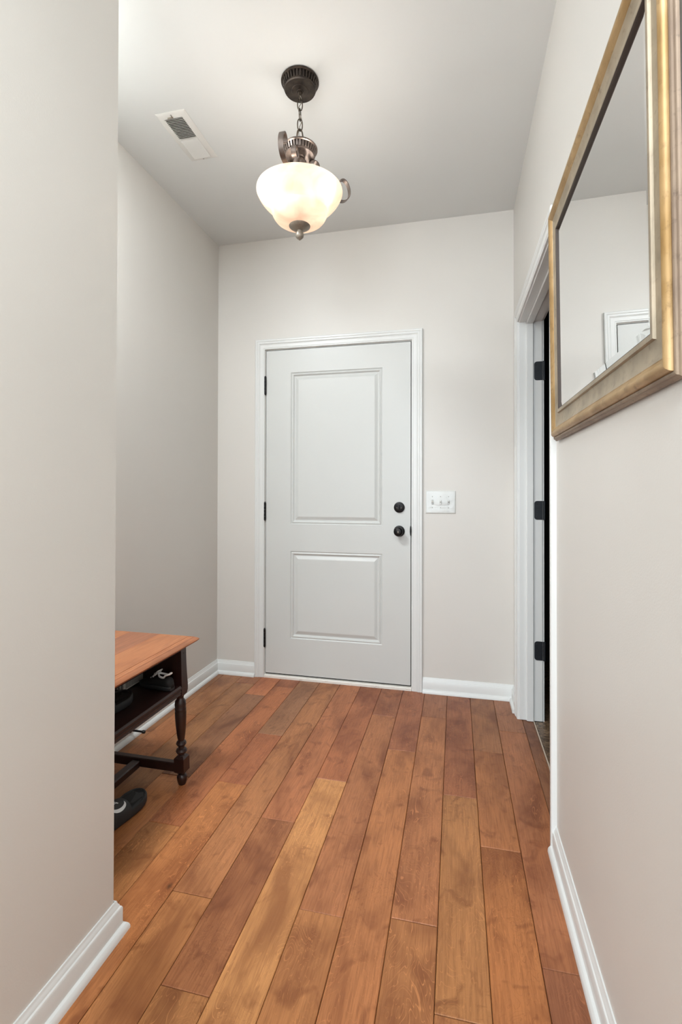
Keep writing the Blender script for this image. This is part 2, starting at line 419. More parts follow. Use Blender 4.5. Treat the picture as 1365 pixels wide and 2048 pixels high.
# hall-side casing of the right doorway
v, f = sweep([(OY1+.005, 0), (OY1+.005, OZ+.005), (OY0-.005, OZ+.005), (OY0-.005, 0)], CAS, lambda a, b, h: (XR-h, a, b), False, True)
fix_normals(link('trim_doorway_casing', v, f, M_trim, None, 25, 'structure'))
v, f = sweep([(OY1+.005, 0), (OY1+.005, OZ+.005), (OY0-.005, OZ+.005), (OY0-.005, 0)], CAS, lambda a, b, h: (XR+.111+h, a, b), False, True)
fix_normals(link('trim_doorway_casing_side_room', v, f, M_trim, None, 25, 'structure'))
# jamb of the right doorway with its stop
mb = MB()
for (y0, y1) in ((OY1, OY1+.018), (OY0-.018, OY0)): mb.box((XR-.001, y0, 0.001), (XR+.112, y1, OZ+.018), None, .0015)
mb.box((XR-.001, OY0-.018, OZ), (XR+.112, OY1+.018, OZ+.018), None, .0015)
jam = mb.build('trim_doorway_jamb', M_trim, kind='structure')
mb = MB(); mb.box((.354, OY1-.012, .001), (.388, OY1, OZ), None, .0025); mb.box((.354, OY0, .001), (.388, OY0+.012, OZ), None, .0025); mb.box((.354, OY0, OZ-.012), (.388, OY1, OZ), None, .0025)
mb.build('door_stop_strip', M_trim, jam)
for zc in (1.790, 1.076, .360):                   # black hinge leaves on the far jamb
    mb = MB(); x0, x1, z0, z1, r = .3925, .4325, zc-.048, zc+.048, .014
    pts = [(x1, z0), (x1, z1)]
    for k in range(7): a = PI/2*k/6; pts.append((x0+r-r*math.sin(a), z1-r+r*math.cos(a)))
    for k in range(7): a = PI/2*k/6; pts.append((x0+r-r*math.cos(a), z0+r-r*math.sin(a)))
    n_ = len(pts); v = [(a, OY1-.0022, b) for a, b in pts]+[(a, OY1, b) for a, b in pts]
    f = [tuple(range(n_)), tuple(reversed(range(n_, 2*n_)))]+[(i, i+n_, (i+1) % n_+n_, (i+1) % n_) for i in range(n_)]
    mb.add(v, f)
    mb.build('hinge', M_hinge, jam); fix_normals(bpy.data.objects[jam.children[-1].name])
    h_ = jam.children[-1]
    MB().cyl((.4395, OY1-.006, z0), (.4395, OY1-.006, z1), .0065, 14).build('hinge_pin', M_hinge, h_, 40)
    mb = MB()
    for k in range(3): mb.lathe([(0, .0012), (.003, .0008), (.0036, 0), (0, 0)], 10, Matrix.Translation((.404+.006*(k % 2), OY1-.0022, zc-.032+.032*k)) @ Matrix.Rotation(PI/2, 4, 'X'))
    mb.build('hinge_screws', M_hinge, h_, False, 'stuff')

# ------------------------------------------------------------------ back door
door = None
def ring(mb, x0, x1, z0, z1, prof, y):
    pr = []
    for (i, d) in prof: pr.append([(x0+i, y+d, z0+i), (x1-i, y+d, z0+i), (x1-i, y+d, z1-i), (x0+i, y+d, z1-i)])
    v = [p for q in pr for p in q]; f = []
    for a in range(len(pr)-1):
        for k in range(4): l = (k+1) % 4; f.append((a*4+k, a*4+l, (a+1)*4+l, (a+1)*4+k))
    a = (len(pr)-1)*4; f.append((a, a+1, a+2, a+3)); mb.add(v, f)
PANELS = [(-1.006, -.428, .966, 1.915), (-1.006, -.428, .253, .797)]
mb = MB(); FY = D-.001
xs = [DX0, -1.006, -.428, DX1]; zs = [DZ0, .253, .797, .966, 1.915, DZ1]
for i in range(3):
    for j in range(5):
        if i == 1 and j in (1, 3): continue
        mb.add([(xs[i], FY, zs[j]), (xs[i+1], FY, zs[j]), (xs[i+1], FY, zs[j+1]), (xs[i], FY, zs[j+1])], [(0, 1, 2, 3)])
a, b, c_, d_ = DX0, DX1, DZ0, DZ1
mb.add([(a, FY, c_), (b, FY, c_), (b, FY, d_), (a, FY, d_), (a, D+.044, c_), (b, D+.044, c_), (b, D+.044, d_), (a, D+.044, d_)],
       [(0, 4, 5, 1), (1, 5, 6, 2), (2, 6, 7, 3), (3, 7, 4, 0), (4, 7, 6, 5)])
door = mb.build('door_1', M_door, kind='structure'); door['label'] = 'white two-panel door closed in the back wall'
PP = [(0, 0), (.002, .0035), (.005, .0055), (.008, .0040), (.012, .0015), (.016, .0025), (.019, .0075), (.022, .0105), (.026, .0110), (.030, .0100), (.046, .0030), (.050, .0022)]
for pn in PANELS:
    mb = MB(); ring(mb, *pn, PP, FY); mb.build('panel', M_door, door)
for zc in (1.840, 1.045, .248):
    mb = MB(); hx = DX0-.004
    for k in range(5): mb.cyl((hx, D-.0085, zc-.054+k*.0218), (hx, D-.0085, zc-.054+k*.0218+.0208), .0068, 14)
    mb.lathe([(0, .006), (.004, .005), (.006, .001), (.006, 0), (0, 0)], 12, Matrix.Translation((hx, D-.0085, zc+.055)))
    mb.lathe([(0, 0), (.006, 0), (.006, -.001), (.004, -.005), (0, -.006)], 12, Matrix.Translation((hx, D-.0085, zc-.054)))
    h_ = mb.build('hinge', M_black, door, 40)
    MB().box((hx-.001, D-.006, zc-.050), (hx+.0045, D+.01, zc+.050)).build('hinge_leaf', M_black, h_)
RX = Matrix.Rotation(PI/2, 4, 'X')
k_ = MB().lathe([(0, 0), (.0325, 0), (.0330, .003), (.0310, .0075), (.026, .010), (.0, .010)], 40, Matrix.Translation((-.326, D-.001, .936)) @ RX).build('door_knob', M_black, door, 35)
MB().lathe([(.012, .008), (.0115, .024), (.013, .030), (.020, .035), (.0255, .042), (.0275, .050), (.0265, .056), (.0245, .059), (.0235, .0585), (.0205, .0615), (.012, .0635), (0, .064)], 40, Matrix.Translation((-.326, D-.001, .936)) @ RX).build('knob_handle', M_black, k_, 35)
MB().box((-.0022, -.0008, -.0065), (.0022, .0008, .0065), Matrix.Translation((-.326, D-.0655, .936)), .0004).build('knob_lock_button', M_pewter, k_)
k_ = MB().lathe([(0, 0), (.0320, 0), (.0322, .004), (.0300, .0095), (.024, .012), (.0, .0125)], 40, Matrix.Translation((-.326, D-.001, 1.077)) @ RX).build('deadbolt', M_black, door, 35)
MB().box((-.0038, -.022, -.014), (.0038, 0, .014), Matrix.Translation((-.326, D-.0128, 1.077)) @ Matrix.Rotation(.25, 4, 'Y'), .0018).build('thumb_turn', M_black, k_)
mb = MB()
for s in (-1, 1): mb.lathe([(0, .0016), (.0024, .0012), (.003, 0), (0, 0)], 10, Matrix.Translation((-.326+s*.0125, D-.0132, 1.074)) @ RX)
mb.build('deadbolt_screws', M_pewter, k_, False, 'stuff')
mb = MB(); mb.lathe([(0, 0), (.030, 0), (.030, .006), (0, .007)], 24, Matrix.Translation((DX1+.0015, D-.010, .940)) @ Matrix.Rotation(PI/2, 4, 'X') @ Matrix.Diagonal((.16, 1, 1, 1)))
mb.build('strike_plate', M_black, door)
# jamb liner behind the gap, dark seal, threshold
mb = MB(); mb.box((DX0-.0075, D+.002, .0), (DX0-.0045, D+.108, DZ1+.008)); mb.box((DX1+.0045, D+.002, .0), (DX1+.0075, D+.108, DZ1+.008)); mb.box((DX0-.0075, D+.002, DZ1+.0045), (DX1+.0075, D+.108, DZ1+.0075))
mb.build('trim_back_door_jamb', M_trim, kind='structure')
mb = MB(); mb.box((DX0-.004, D+.014, .006), (DX0-.0006, D+.05, DZ1+.004)); mb.box((DX1+.0006, D+.014, .006), (DX1+.004, D+.05, DZ1+.004)); mb.box((DX0-.004, D+.014, DZ1+.0006), (DX1+.004, D+.05, DZ1+.004)); mb.box((DX0, D+.012, .020), (DX1, D+.06, DZ0-.0006))
mb.build('door_seal', M_dark, door)
t = NT('scuffed_white_threshold'); n = t.noise(t.co((1, 5, 5)), 22, 5, .7)
t.set(Base_Color=t.mix(lin((232, 228, 220)), lin((158, 128, 104)), t.math('MULTIPLY', t.ramp(n, [(.56, (0,0,0)), (.7, (1,1,1))]), .7)), Roughness=.45); M_thr = t.m
v, f = sweep([(DX0-.006, D-.012), (DX1+.006, D-.012)], [(0, .0), (0, .013), (.003, .017), (.012, .019), (.060, .0195), (.080, .0)], f3)
fix_normals(link('trim_door_threshold', v, f, M_thr, None, False, 'structure'))

# ------------------------------------------------------------------ switch plate under protective film
sw = empty('light_switch', 'white three-toggle light switch plate under crinkled clear film beside the white door', 'switch', (-.0855, D, 1.1095))
mb = MB(); W, Hh = .0855, .0655
v, f = [], []
pr = [(0, 0), (0, .003), (.002, .0055), (.006, .0065), (.0075, .0065)]
for (i, d) in pr: v += [(-W+i, -d, -Hh+i), (W-i, -d, -Hh+i), (W-i, -d, Hh-i), (-W+i, -d, Hh-i)]
for a in range(len(pr)-1):
    for k in range(4): l = (k+1) % 4; f.append((a*4+k, a*4+l, (a+1)*4+l, (a+1)*4+k))
f.append((16, 17, 18, 19)); mb.add(v, f)
M_plast = paint('white_switch_plastic', (216, 217, 213), .28)
fix_normals(mb.build('plate', M_plast, sw, 30))
for k, (cx, hz) in enumerate(((-.046, .009), (0, .012), (.046, .012))):
    mb = MB(); mb.box((cx-.0055, -.0072, -.0125), (cx+.0055, -.0066, .0125)); s_ = mb.build('toggle_slot', paint('slot_shadow_grey_%d' % k, (150, 150, 146), .5), sw)
    mb = MB(); mb.box((-.0042, -.012, -.0035), (.0042, 0, .0035), Matrix.Translation((cx, -.0066, 0)) @ Matrix.Rotation(-.55, 4, 'X'), .0012)
    mb.box((-.0042, -.0012, -hz), (.0042, 0, hz), Matrix.Translation((cx, -.0070, 0)), .0005); mb.build('toggle', M_plast, sw)
    for s in (-1, 1): MB().lathe([(0, .0012), (.0025, .0008), (.003, 0), (0, 0)], 10, Matrix.Translation((cx, -.0066, s*.032)) @ RX).build('screw', M_steel, sw)
random.seed(9)
nx, nz = 40, 30; v = []; f = []
from mathutils import noise as mn
for j in range(nz+1):
    for i in range(nx+1):
        x = -W*.96+2*W*.96*i/nx; z = -Hh*.95+2*Hh*.95*j/nz
        e = min(1, min(i, nx-i, j, nz-j)/3)
        v.append((x, -.0078-.0042*e*abs(mn.noise(Vector((x*55, z*55, 3.1)))) - .003*e*max(0, 1-((x/.06)**2+(z/.02)**2)), z))
for j in range(nz):
    for i in range(nx): q = j*(nx+1)+i; f.append((q, q+1, q+nx+2, q+nx+1))
t = NT('clear_film'); nt = t.t; tr = t.n('ShaderNodeBsdfTransparent'); gl = t.n('ShaderNodeBsdfGlossy'); gl.inputs['Roughness'].default_value = .12
mx = t.n('ShaderNodeMixShader'); lw = t.n('ShaderNodeLayerWeight'); lw.inputs[0].default_value = .2
nt.links.new(lw.outputs['Fresnel'], mx.inputs[0]); nt.links.new(tr.outputs[0], mx.inputs[1]); nt.links.new(gl.outputs[0], mx.inputs[2]); nt.links.new(mx.outputs[0], nt.nodes['Material Output'].inputs[0])
link('clear_film', v, f, t.m, sw, True)

# ------------------------------------------------------------------ ceiling vent
vx0, vx1, vy0, vy1 = -1.246, -1.107, 1.815, 2.112
vent = empty('ceiling_vent', 'white rectangular ceiling air vent with dark open louvres in its nearer half', 'vent', ((vx0+vx1)/2, (vy0+vy1)/2, H))
hw, hl = (vx1-vx0)/2, (vy1-vy0)/2; gw, g0, g1 = .0415, -.118, .128
mb = MB(); v = []; f = []
rects = [((-hw, -hl, hw, hl), 0), ((-hw, -hl, hw, hl), -.0015), ((-hw+.012, -hl+.012, hw-.012, hl-.012), -.0060), ((-gw-.003, g0-.003, gw+.003, g1+.003), -.0075), ((-gw, g0, gw, g1), -.006), ((-gw, g0, gw, g1), -.0005)]
for (a, b, c2, d2), z in rects: v += [(a, b, z), (c2, b, z), (c2, d2, z), (a, d2, z)]
for a in range(len(rects)-1):
    for k in range(4): l = (k+1) % 4; f.append((a*4+k, a*4+l, (a+1)*4+l, (a+1)*4+k))
mb.add(v, f); fix_normals(mb.build('vent_frame', M_vent, vent, 25))
MB().box((-gw, g0, -.0015), (gw, g1, -.0003)).build('duct_opening', M_duct, vent)
mid = .004
MB().box((-gw, mid-.002, -.009), (gw, mid+.002, -.001)).build('divider', M_vent, vent)
n_s = 14
for half, (a, b, tilt) in enumerate(((g0, mid-.002, .95), (mid+.002, g1, -.95))):
    for k in range(n_s):
        y = a+(b-a)*(k+.5)/n_s
        MB().box((-gw, -.0046 if half == 0 else -.0052, -.0004), (gw, .0046 if half == 0 else .0052, .0004), Matrix.Translation((0, y, -.0052)) @ Matrix.Rotation(tilt, 4, 'X')).build('louvre', M_vent, vent)
mb = MB()
for k in range(4): mb.box((-gw+.012+k*.018, g0, -.0022), (-gw+.0135+k*.018, mid, -.0016))
mb.build('damper_blades', M_duct, vent, False, 'stuff')
mb = MB(); mb.box((-.022, g0-.010, -.0115), (.004, g0-.007, -.006), None, .0008); mb.box((-.0015, g0-.0155, -.009), (.0015, g0-.009, -.006)); mb.build('damper_lever', M_pewter, vent)
for y in (-hl+.011, hl-.011): MB().lathe([(0, -.0022), (.0028, -.0014), (.0036, 0), (0, 0)], 10, Matrix.Translation((0, y, -.0066))).build('screw', M_steel, vent)

# ------------------------------------------------------------------ pendant lamp
AX = Vector((-.587, 1.793, 0))-rt*.004
pen = empty('pendant_lamp', 'bronze pendant lamp with a frosted glass bowl shade and scrolled arms hanging on a chain', 'lamp', (AX.x, AX.y, H))
T0 = Matrix.Translation((0, 0, -H))
NF = 34
def flute(rows):
    def g(j, i, t_, r):
        if j in rows: return r*(1.0 if (i % 6) in (0, 1, 2, 3) else .90)
        return r
    return g
can = MB().lathe([(.0, H), (.071, H), (.0735, H-.004), (.0735, H-.008), (.0700, H-.0105)], NF*6, T0, None).lathe(
    [(.0690, H-.0105), (.0690, H-.011), (.0635, H-.030), (.0620, H-.031)], NF*6, T0, flute({0, 1, 2})).lathe(
    [(.0615, H-.0305), (.0615, H-.036), (.0590, H-.040), (.034, H-.0405), (.032, H-.0425), (.014, H-.044), (.012, H-.046), (0, H-.046)], 48, T0).build('canopy', M_bronze_dk, pen, 28)
MB().lathe([(.0, H-.044), (.0085, H-.045), (.009, H-.050), (.006, H-.0565), (0, H-.057)], 20, T0).build('canopy_nut', M_chain, can, 40)
def link_pts(zc, hl_, hw_, rz):
    pts = []
    for k in range(28):
        a = 2*PI*k/28; x = hw_*math.copysign(abs(math.cos(a))**.8, math.cos(a)); z = hl_*math.copysign(abs(math.sin(a))**.9, math.sin(a))
        pts.append((x*math.cos(rz), x*math.sin(rz), zc+z-H))
    return pts
for k, (zc, hl_, hw_) in enumerate(((2.7105, .020, .0085), (2.676, .0235, .0095), (2.636, .0235, .0095), (2.596, .0235, .0095))):
    MB().tube(link_pts(zc, hl_, hw_, YAW+(.25 if k % 2 else 1.35)), .0021, 8, True).build('chain_link', M_chain, pen, True)
MB().tube(link_pts(2.543, .036, .0115, YAW+.35), .0030, 8, True).build('hanging_loop', M_chain, pen, True)
MB().tube(bez([(0, 0, 2.715-H), (.006, .004, 2.69-H), (-.005, -.004, 2.655-H), (.006, .003, 2.615-H), (-.004, -.003, 2.57-H), (.003, .002, 2.50-H)], 6), .0014, 6).build('lamp_cord', M_pewter, pen, True)
MB().lathe([(0, 2.512), (.010, 2.512), (.014, 2.508), (.050, 2.508), (.0665, 2.5045), (.0690, 2.501), (.0690, 2.497), (.0655, 2.495)], 48, T0, None).lathe(
    [(.0655, 2.4955), (.0655, 2.495), (.0600, 2.477), (.0590, 2.476)], NF*6, T0, flute({0, 1, 2})).lathe([(.0575, 2.478), (.0575, 2.474), (.0555, 2.471), (0, 2.4705)], 48, T0).build('fitter_plate', M_bronze, pen, 28)
mb = MB()
for k in range(3): a = YAW+.6+2*PI*k/3; mb.lathe([(0, -.005), (.003, -.004), (.004, 0), (0, 0)], 12, Matrix.Translation((.045*math.cos(a), .045*math.sin(a), 2.4705-H)))
mb.build('fitter_screws', M_bronze_dk, pen, False, 'stuff')
MB().lathe([(0, 2.472), (.020, 2.471), (.021, 2.467), (.014, 2.463), (.018, 2.460), (.0255, 2.452), (.028, 2.442), (.0255, 2.431), (.018, 2.423), (.011, 2.419), (.013, 2.415), (.016, 2.409), (.011, 2.402), (.0075, 2.398), (.0075, 2.385), (.030, 2.380), (.036, 2.372), (.036, 2.360), (.030, 2.352), (.006, 2.348), (.006, 2.205), (0, 2.205)], 32, T0).build('stem', M_bronze, pen, 30)
# scroll arms: flat straps in vertical planes
ARM = [(.060, 2.452), (.052, 2.444), (.054, 2.434), (.064, 2.430), (.074, 2.436), (.079, 2.449), (.074, 2.464), (.060, 2.470), (.044, 2.462), (.036, 2.440), (.045, 2.405), (.072, 2.372), (.110, 2.352), (.145, 2.344), (.176, 2.342), (.198, 2.350), (.2120, 2.370), (.2130, 2.396), (.203, 2.420), (.187, 2.431), (.172, 2.424), (.167, 2.410), (.176, 2.403)]
def arm(ang):
    th = YAW+ang; dr = Vector((math.cos(th), math.sin(th), 0)); pts = bez([dr*r+Vector((0, 0, z-H)) for r, z in ARM], 6)
    n = len(pts); wid = [.019 if 8 < i < n-8 else .015 for i in range(n)]
    MB().ribbon(pts, Vector((0, 0, 1)).cross(dr), wid, .0032).build('scroll_arm', M_bronze, pen, 40)
for a in (-103, 25, 140): arm(math.radians(a))
# glass bowl
def bowl_prof(n=6):
    o = bez([(.1655, 2.338, 0), (.1665, 2.332, 0), (.163, 2.322, 0), (.152, 2.303, 0), (.134, 2.282, 0), (.118, 2.268, 0), (.109, 2.258, 0)], n)
    o2 = bez([(.109, 2.258, 0), (.1065, 2.247, 0), (.101, 2.235, 0), (.090, 2.222, 0), (.070, 2.210, 0), (.045, 2.2035, 0), (.012, 2.2015, 0)], n)
    o = [(p.x, p.y) for p in o]+[(p.x, p.y) for p in o2[1:]]
    inn = [(max(r-.0038, .008), z+.0030) for r, z in reversed(o)]
    return o+inn
gp = bowl_prof(5); gp.append(gp[0])
t = NT('frosted_alabaster_glass'); nt = t.t; nz_ = t.noise(t.co(), 9, 3, .55, 1.2)
col = t.ramp(nz_, [(.35, lin((212, 194, 178))), (.65, lin((228, 216, 202)))])
tl = t.n('ShaderNodeBsdfTranslucent'); df = t.n('ShaderNodeBsdfDiffuse'); em = t.n('ShaderNodeEmission'); m1 = t.n('ShaderNodeMixShader'); m2 = t.n('ShaderNodeAddShader'); gls = t.n('ShaderNodeBsdfGlossy'); gls.inputs['Roughness'].default_value = .25; m3 = t.n('ShaderNodeMixShader'); m3.inputs[0].default_value = .04
for s_ in (tl, df): nt.links.new(col, s_.inputs[0])
nt.links.new(col, em.inputs[0]); em.inputs[1].default_value = .16
m1.inputs[0].default_value = .45
nt.links.new(tl.outputs[0], m1.inputs[1]); nt.links.new(df.outputs[0], m1.inputs[2]); nt.links.new(m1.outputs[0], m3.inputs[1]); nt.links.new(gls.outputs[0], m3.inputs[2])
nt.links.new(m3.outputs[0], m2.inputs[0]); nt.links.new(em.outputs[0], m2.inputs[1]); nt.links.new(m2.outputs[0], nt.nodes['Material Output'].inputs[0])
M_bowl = t.m
MB().lathe(gp, 96, T0, None, False).build('glass_bowl', M_bowl, pen, True)
MB().lathe([(.0, 2.2035), (.040, 2.2020), (.0415, 2.2005), (.0405, 2.1975), (.030, 2.190), (.018, 2.1845), (.011, 2.1815), (.0095, 2.178), (.0105, 2.1755), (.0145, 2.174), (.0150, 2.1705), (.0160, 2.166), (.0150, 2.158), (.009, 2.151), (.005, 2.149), (.003, 2.146), (0, 2.1455)], 40, T0).build('finial', M_pewter, pen, 40)
t = NT('lit_bulb'); t.set(Base_Color=(1, .95, .9, 1), Emission_Color=(1, .90, .78, 1), Emission_Strength=5.0); M_bulb = t.m
for k in range(3):
    a = YAW+math.radians(85)+2*PI*k/3; p = Vector((.062*math.cos(a), .062*math.sin(a), 0))
    Mk = Matrix.Translation((p.x, p.y, 2.318-H))
    b_ = MB().lathe([(0, -.026), (.012, -.024), (.020, -.016), (.0235, -.005), (.022, .008), (.015, .022), (.011, .032), (.011, .036), (0, .036)], 20, Mk).build('bulb', M_bulb, pen, True)
    MB().lathe([(0, .034), (.0135, .034), (.0135, .058), (0, .058)], 16, Mk).build('bulb_socket', M_bronze, b_, 40)
    l = bpy.data.lights.new('bulb_light', 'POINT'); l.energy = LAMP_W/3; l.color = (1.0, .98, .95); l.shadow_soft_size = .03
    lo = bpy.data.objects.new('bulb_light', l); lo.location = (AX.x+.10*math.cos(a), AX.y+.10*math.sin(a), 2.322); C.objects.link(lo)

# ------------------------------------------------------------------ framed mirror on the right wall
TH = .01207
gy0, gy1, gz0, gz1 = .857, 1.565, 1.4195, 1.963
mir = empty('wall_mirror', 'large mirror in an antique gold and champagne frame hanging on the right wall', 'mirror', (.305, (gy0+gy1)/2, (gz0+gz1)/2))
mir.rotation_euler = (0, 0, 0)
mh, mv = (gy1-gy0)/2, (gz1-gz0)/2; zc = (gz0+gz1)/2; x14 = .305-math.tan(TH)*(zc-1.4)
mir.location.x = x14
def mp(a, b, h): # a along world y, b up the leaning plane, h proud of the glass into the hall
    return (-h*math.cos(TH)-b*math.sin(TH), a, b*math.cos(TH)-h*math.sin(TH))
PATH = [(mh, -mv), (mh, mv), (-mh, mv), (-mh, -mv)]
BACK = -.0078
profs = [('frame_rail', M_champ, [(.0012, BACK), (.0012, .0050), (.004, .0056), (.0100, .0054), (.0112, .0036), (.0120, .0004), (.018, -.0010), (.026, -.0016), (.036, -.0010), (.0445, .0014), (.0500, .0038), (.0500, BACK)])]
SIGHT = [(-.002, BACK), (-.002, .0020), (-.0004, .0046), (.0012, .0050), (.0012, BACK)]
GOLD = [(.0500, BACK), (.0500, .0038), (.0515, .0034), (.0530, .0052), (.0580, .0082), (.0625, .0116), (.0675, .0132), (.0720, .0122), (.0755, .0086), (.0770, .0045), (.0770, BACK)]
EDGE = [(.0770, BACK), (.0770, .0020), (.0785, .0032), (.0820, .0034), (.0840, .0020), (.0845, -.0010), (.0860, -.0022), (.0875, -.0030), (.0885, -.0045), (.0890, BACK)]
for k in range(4):
    v, f = sweep(PATH, profs[0][2], mp, True, True, k); r_ = fix_normals(link('frame_rail', v, f, M_champ, mir, 30))
    v, f = sweep(PATH, GOLD, mp, True, True, k); fix_normals(link('gilded_bead', v, f, M_gold, r_, 40))
    v, f = sweep(PATH, SIGHT, mp, True, True, k); fix_normals(link('sight_edge', v, f, M_sight, r_, 30))
    v, f = sweep(PATH, EDGE, mp, True, True, k); fix_normals(link('outer_edge', v, f, M_gbrown, r_, 30))
bv = .019; v = []; f = []
for (i, h) in ((0, -.0016), (bv, 0)):
    for (sa, sb) in ((1, -1), (1, 1), (-1, 1), (-1, -1)): v.append(mp(sa*(mh-i), sb*(mv-i), h))
for k in range(4): l = (k+1) % 4; f.append((k, l, 4+l, 4+k))
f.append((4, 5, 6, 7))
fix_normals(link('mirror_glass', v, f, M_mirror, mir))
v = [mp(a, b, h) for h in (BACK, -.004) for a, b in ((mh, -mv), (mh, mv), (-mh, mv), (-mh, -mv))]
fix_normals(link('backing_board', v, [(0,1,2,3), (4,5,6,7), (0,1,5,4), (1,2,6,5), (2,3,7,6), (3,0,4,7)], M_dark, mir))

# ------------------------------------------------------------------ side table
tb = empty('side_table', 'dark-legged wooden side table with warm brown top and open shelf by the left wall', 'table', (-1.26, 1.50, 0))
TT = Matrix.Translation((1.26, -1.50, 0))       # world -> table space (identity rotation)
TX0, TX1, TY0, TY1, TZ = -1.478, -1.047, 1.195, 1.803, .575
def tbx(a, b, c=0.0): return MB().box(a, b, TT, c)
# top: three boards and a moulded rim
rim = [(0, TZ-.0005), (0, TZ-.020), (.010, TZ-.021), (.016, TZ-.016), (.018, TZ-.012), (.016, TZ-.009), (.010, TZ-.0045), (.004, TZ-.002), (.003, TZ-.0005)]
seams = [TX0, TX0+.135, TX0+.275, TX1-.022]
for i in range(3):
    tbx((seams[i]+.0004, TY0+.0, TZ-.020), (seams[i+1]-.0004, TY1-.0, TZ), .0008).build('top_board', M_top_b if i == 1 else M_top_a, tb)
tbx((TX1-.0215, TY0, TZ-.020), (TX1-.011, TY1, TZ-.0006), .0012).build('edge_strip', M_top_a, tb)
tbx((TX1-.0105, TY0, TZ-.020), (TX1, TY1, TZ-.0006), .0012).build('edge_strip', M_top_a, tb)
v, f = sweep([(TX0, TY1), (TX1, TY1), (TX1, TY0), (TX0, TY0)], rim, f3, False, False)
v = [TT @ Vector(p) for p in v]; fix_normals(link('top_rim', v, f, wood('table_rim_brown', (156, 96, 62), (180, 116, 78), .34, 'y'), tb, 30))
# aprons
def mould(name, zt, zb, m=M_espresso_y):
    hgt = zt-zb; pr = [(0, zb), (.010, zb), (.012, zb+.12*hgt), (.010, zb+.22*hgt), (.0135, zb+.28*hgt), (.0135, zb+.50*hgt), (.011, zb+.55*hgt), (.0145, zb+.62*hgt), (.0145, zb+.82*hgt), (.012, zb+.88*hgt), (.010, zt), (0, zt)]
    return pr
LX, LY = -1.0775, 1.748                           # leg centre near the top
def apron(name, zt, zb):
    for (p, q) in (((LX+.010, LY-.02), (LX+.010, TY0+.03)), ((-1.46, LY+.010), (LX-.02, LY+.010)), ((LX-.02, TY0+.045), (-1.46, TY0+.045))):
        pr = mould(name, zt, zb); v, f = sweep([p, q], pr, f3, False, False)
        fix_normals(link(name, [TT @ Vector(a) for a in v], f, M_espresso_y, tb, 25))
apron('apron', TZ-.020, .538)
apron('shelf_rail', .402, .364)
tbx((-1.465, TY0+.03, .385), (LX+.008, LY+.006, .3985)).build('shelf', M_espresso_y, tb)
tbx((-1.462, LY-.004, .40), (LX-.02, LY+.006, .54)).build('end_panel', M_espresso, tb)
tbx((-1.466, TY0+.04, .40), (-1.458, LY, .54)).build('back_panel', M_espresso, tb)
# legs: turned, with square blocks, feet slightly splayed
def leg(cx, cy, sx, sy):
    """sx, sy: +1/-1 towards the outside of the table; foot at +.0115 / +.009 outside of the head"""
    def M_(z): k = 1-z/.555; return Matrix.Translation((cx+sx*.0115*k, cy+sy*.009*k, 0))
    mb = MB()
    prof = [(.0, .0), (.013, .0), (.016, .006), (.0195, .020), (.0200, .030), (.0170, .037), (.0120, .041), (.0120, .044), (.0165, .047)]
    prof2 = [(.0165, .115), (.012, .119), (.0125, .122), (.0185, .126), (.0220, .134), (.0185, .142), (.0125, .146), (.0120, .152), (.0165, .156), (.0205, .163), (.0175, .171), (.0120, .175), (.0140, .183), (.0165, .200), (.0200, .235), (.0218, .265), (.0222, .290), (.0210, .294), (.0222, .299), (.0222, .303), (.0208, .306), (.0222, .318), (.0205, .333), (.0150, .340), (.0130, .345), (.0150, .352), (.0150, .358)]
    for pr in (prof, prof2):
        n0 = len(mb.v); mb.lathe(pr, 28)
        for i in range(n0, len(mb.v)): mb.v[i] = M_(mb.v[i].z) @ mb.v[i]
    def block(z0, z1, s, ch):
        n0 = len(mb.v); r = [(s-ch, z0), (s, z0+ch), (s, z1-ch), (s-ch, z1)]
        v = []; 
        for q, z in r: v += [(-q, -q, z), (q, -q, z), (q, q, z), (-q, q, z)]
        f = [(0, 3, 2, 1), (12, 13, 14, 15)]
        for a in range(3):
            for k in range(4): l = (k+1) % 4; f.append((a*4+k, a*4+l, (a+1)*4+l, (a+1)*4+k))
        mb.add(v, f)
        for i in range(n0, len(mb.v)): mb.v[i] = M_(mb.v[i].z) @ mb.v[i]
    block(.045, .117, .0215, .009)
    n0 = len(mb.v)
    # shaped head block: swells outwards towards its foot
    out = [(.352, .012), (.360, .018), (.372, .0250), (.385, .0262), (.400, .0255), (.440, .0215), (.480, .0190), (.520, .0185), (.555, .0185)]
    v = []; 
    for z, q in out: v += [(-.0185 if q > .013 else -q, -.0185 if q > .013 else -q, z), (.0195 if q > .013 else q, -.0185 if q > .013 else -q, z), (.0195 if q > .013 else q, q, z), (-.0185 if q > .013 else -q, q, z)]
    if sy < 0: v = [(x, -y, z) for x, y, z in v]
    if sx < 0: v = [(-x, y, z) for x, y, z in v]
    f = [(0, 3, 2, 1), tuple(len(out)*4-4+k for k in range(4))]
    for a in range(len(out)-1):
        for k in range(4): l = (k+1) % 4; f.append((a*4+k, a*4+l, (a+1)*4+l, (a+1)*4+k))
    mb.add(v, f)
    for i in range(n0, len(mb.v)): mb.v[i] = M_(mb.v[i].z) @ mb.v[i]
    mb.v = [TT @ q for q in mb.v]
    o = fix_normals(mb.build('leg', M_espresso, tb, 32))
    for z in (.392, .525):
        p = MB()
        q = M_(z) @ Vector((sx*.0197, 0, z)); p.lathe([(0, .0012), (.003, .0008), (.0036, 0), (0, 0)], 10, TT @ Matrix.Translation(q) @ Matrix.Rotation(sx*PI/2, 4, 'Y'))
        p.build('peg', M_bronze_dk, o)
leg(LX, LY, 1, 1); leg(LX, TY0+.055, 1, -1); leg(-1.448, LY, -1, 1); leg(-1.448, TY0+.055, -1, -1)
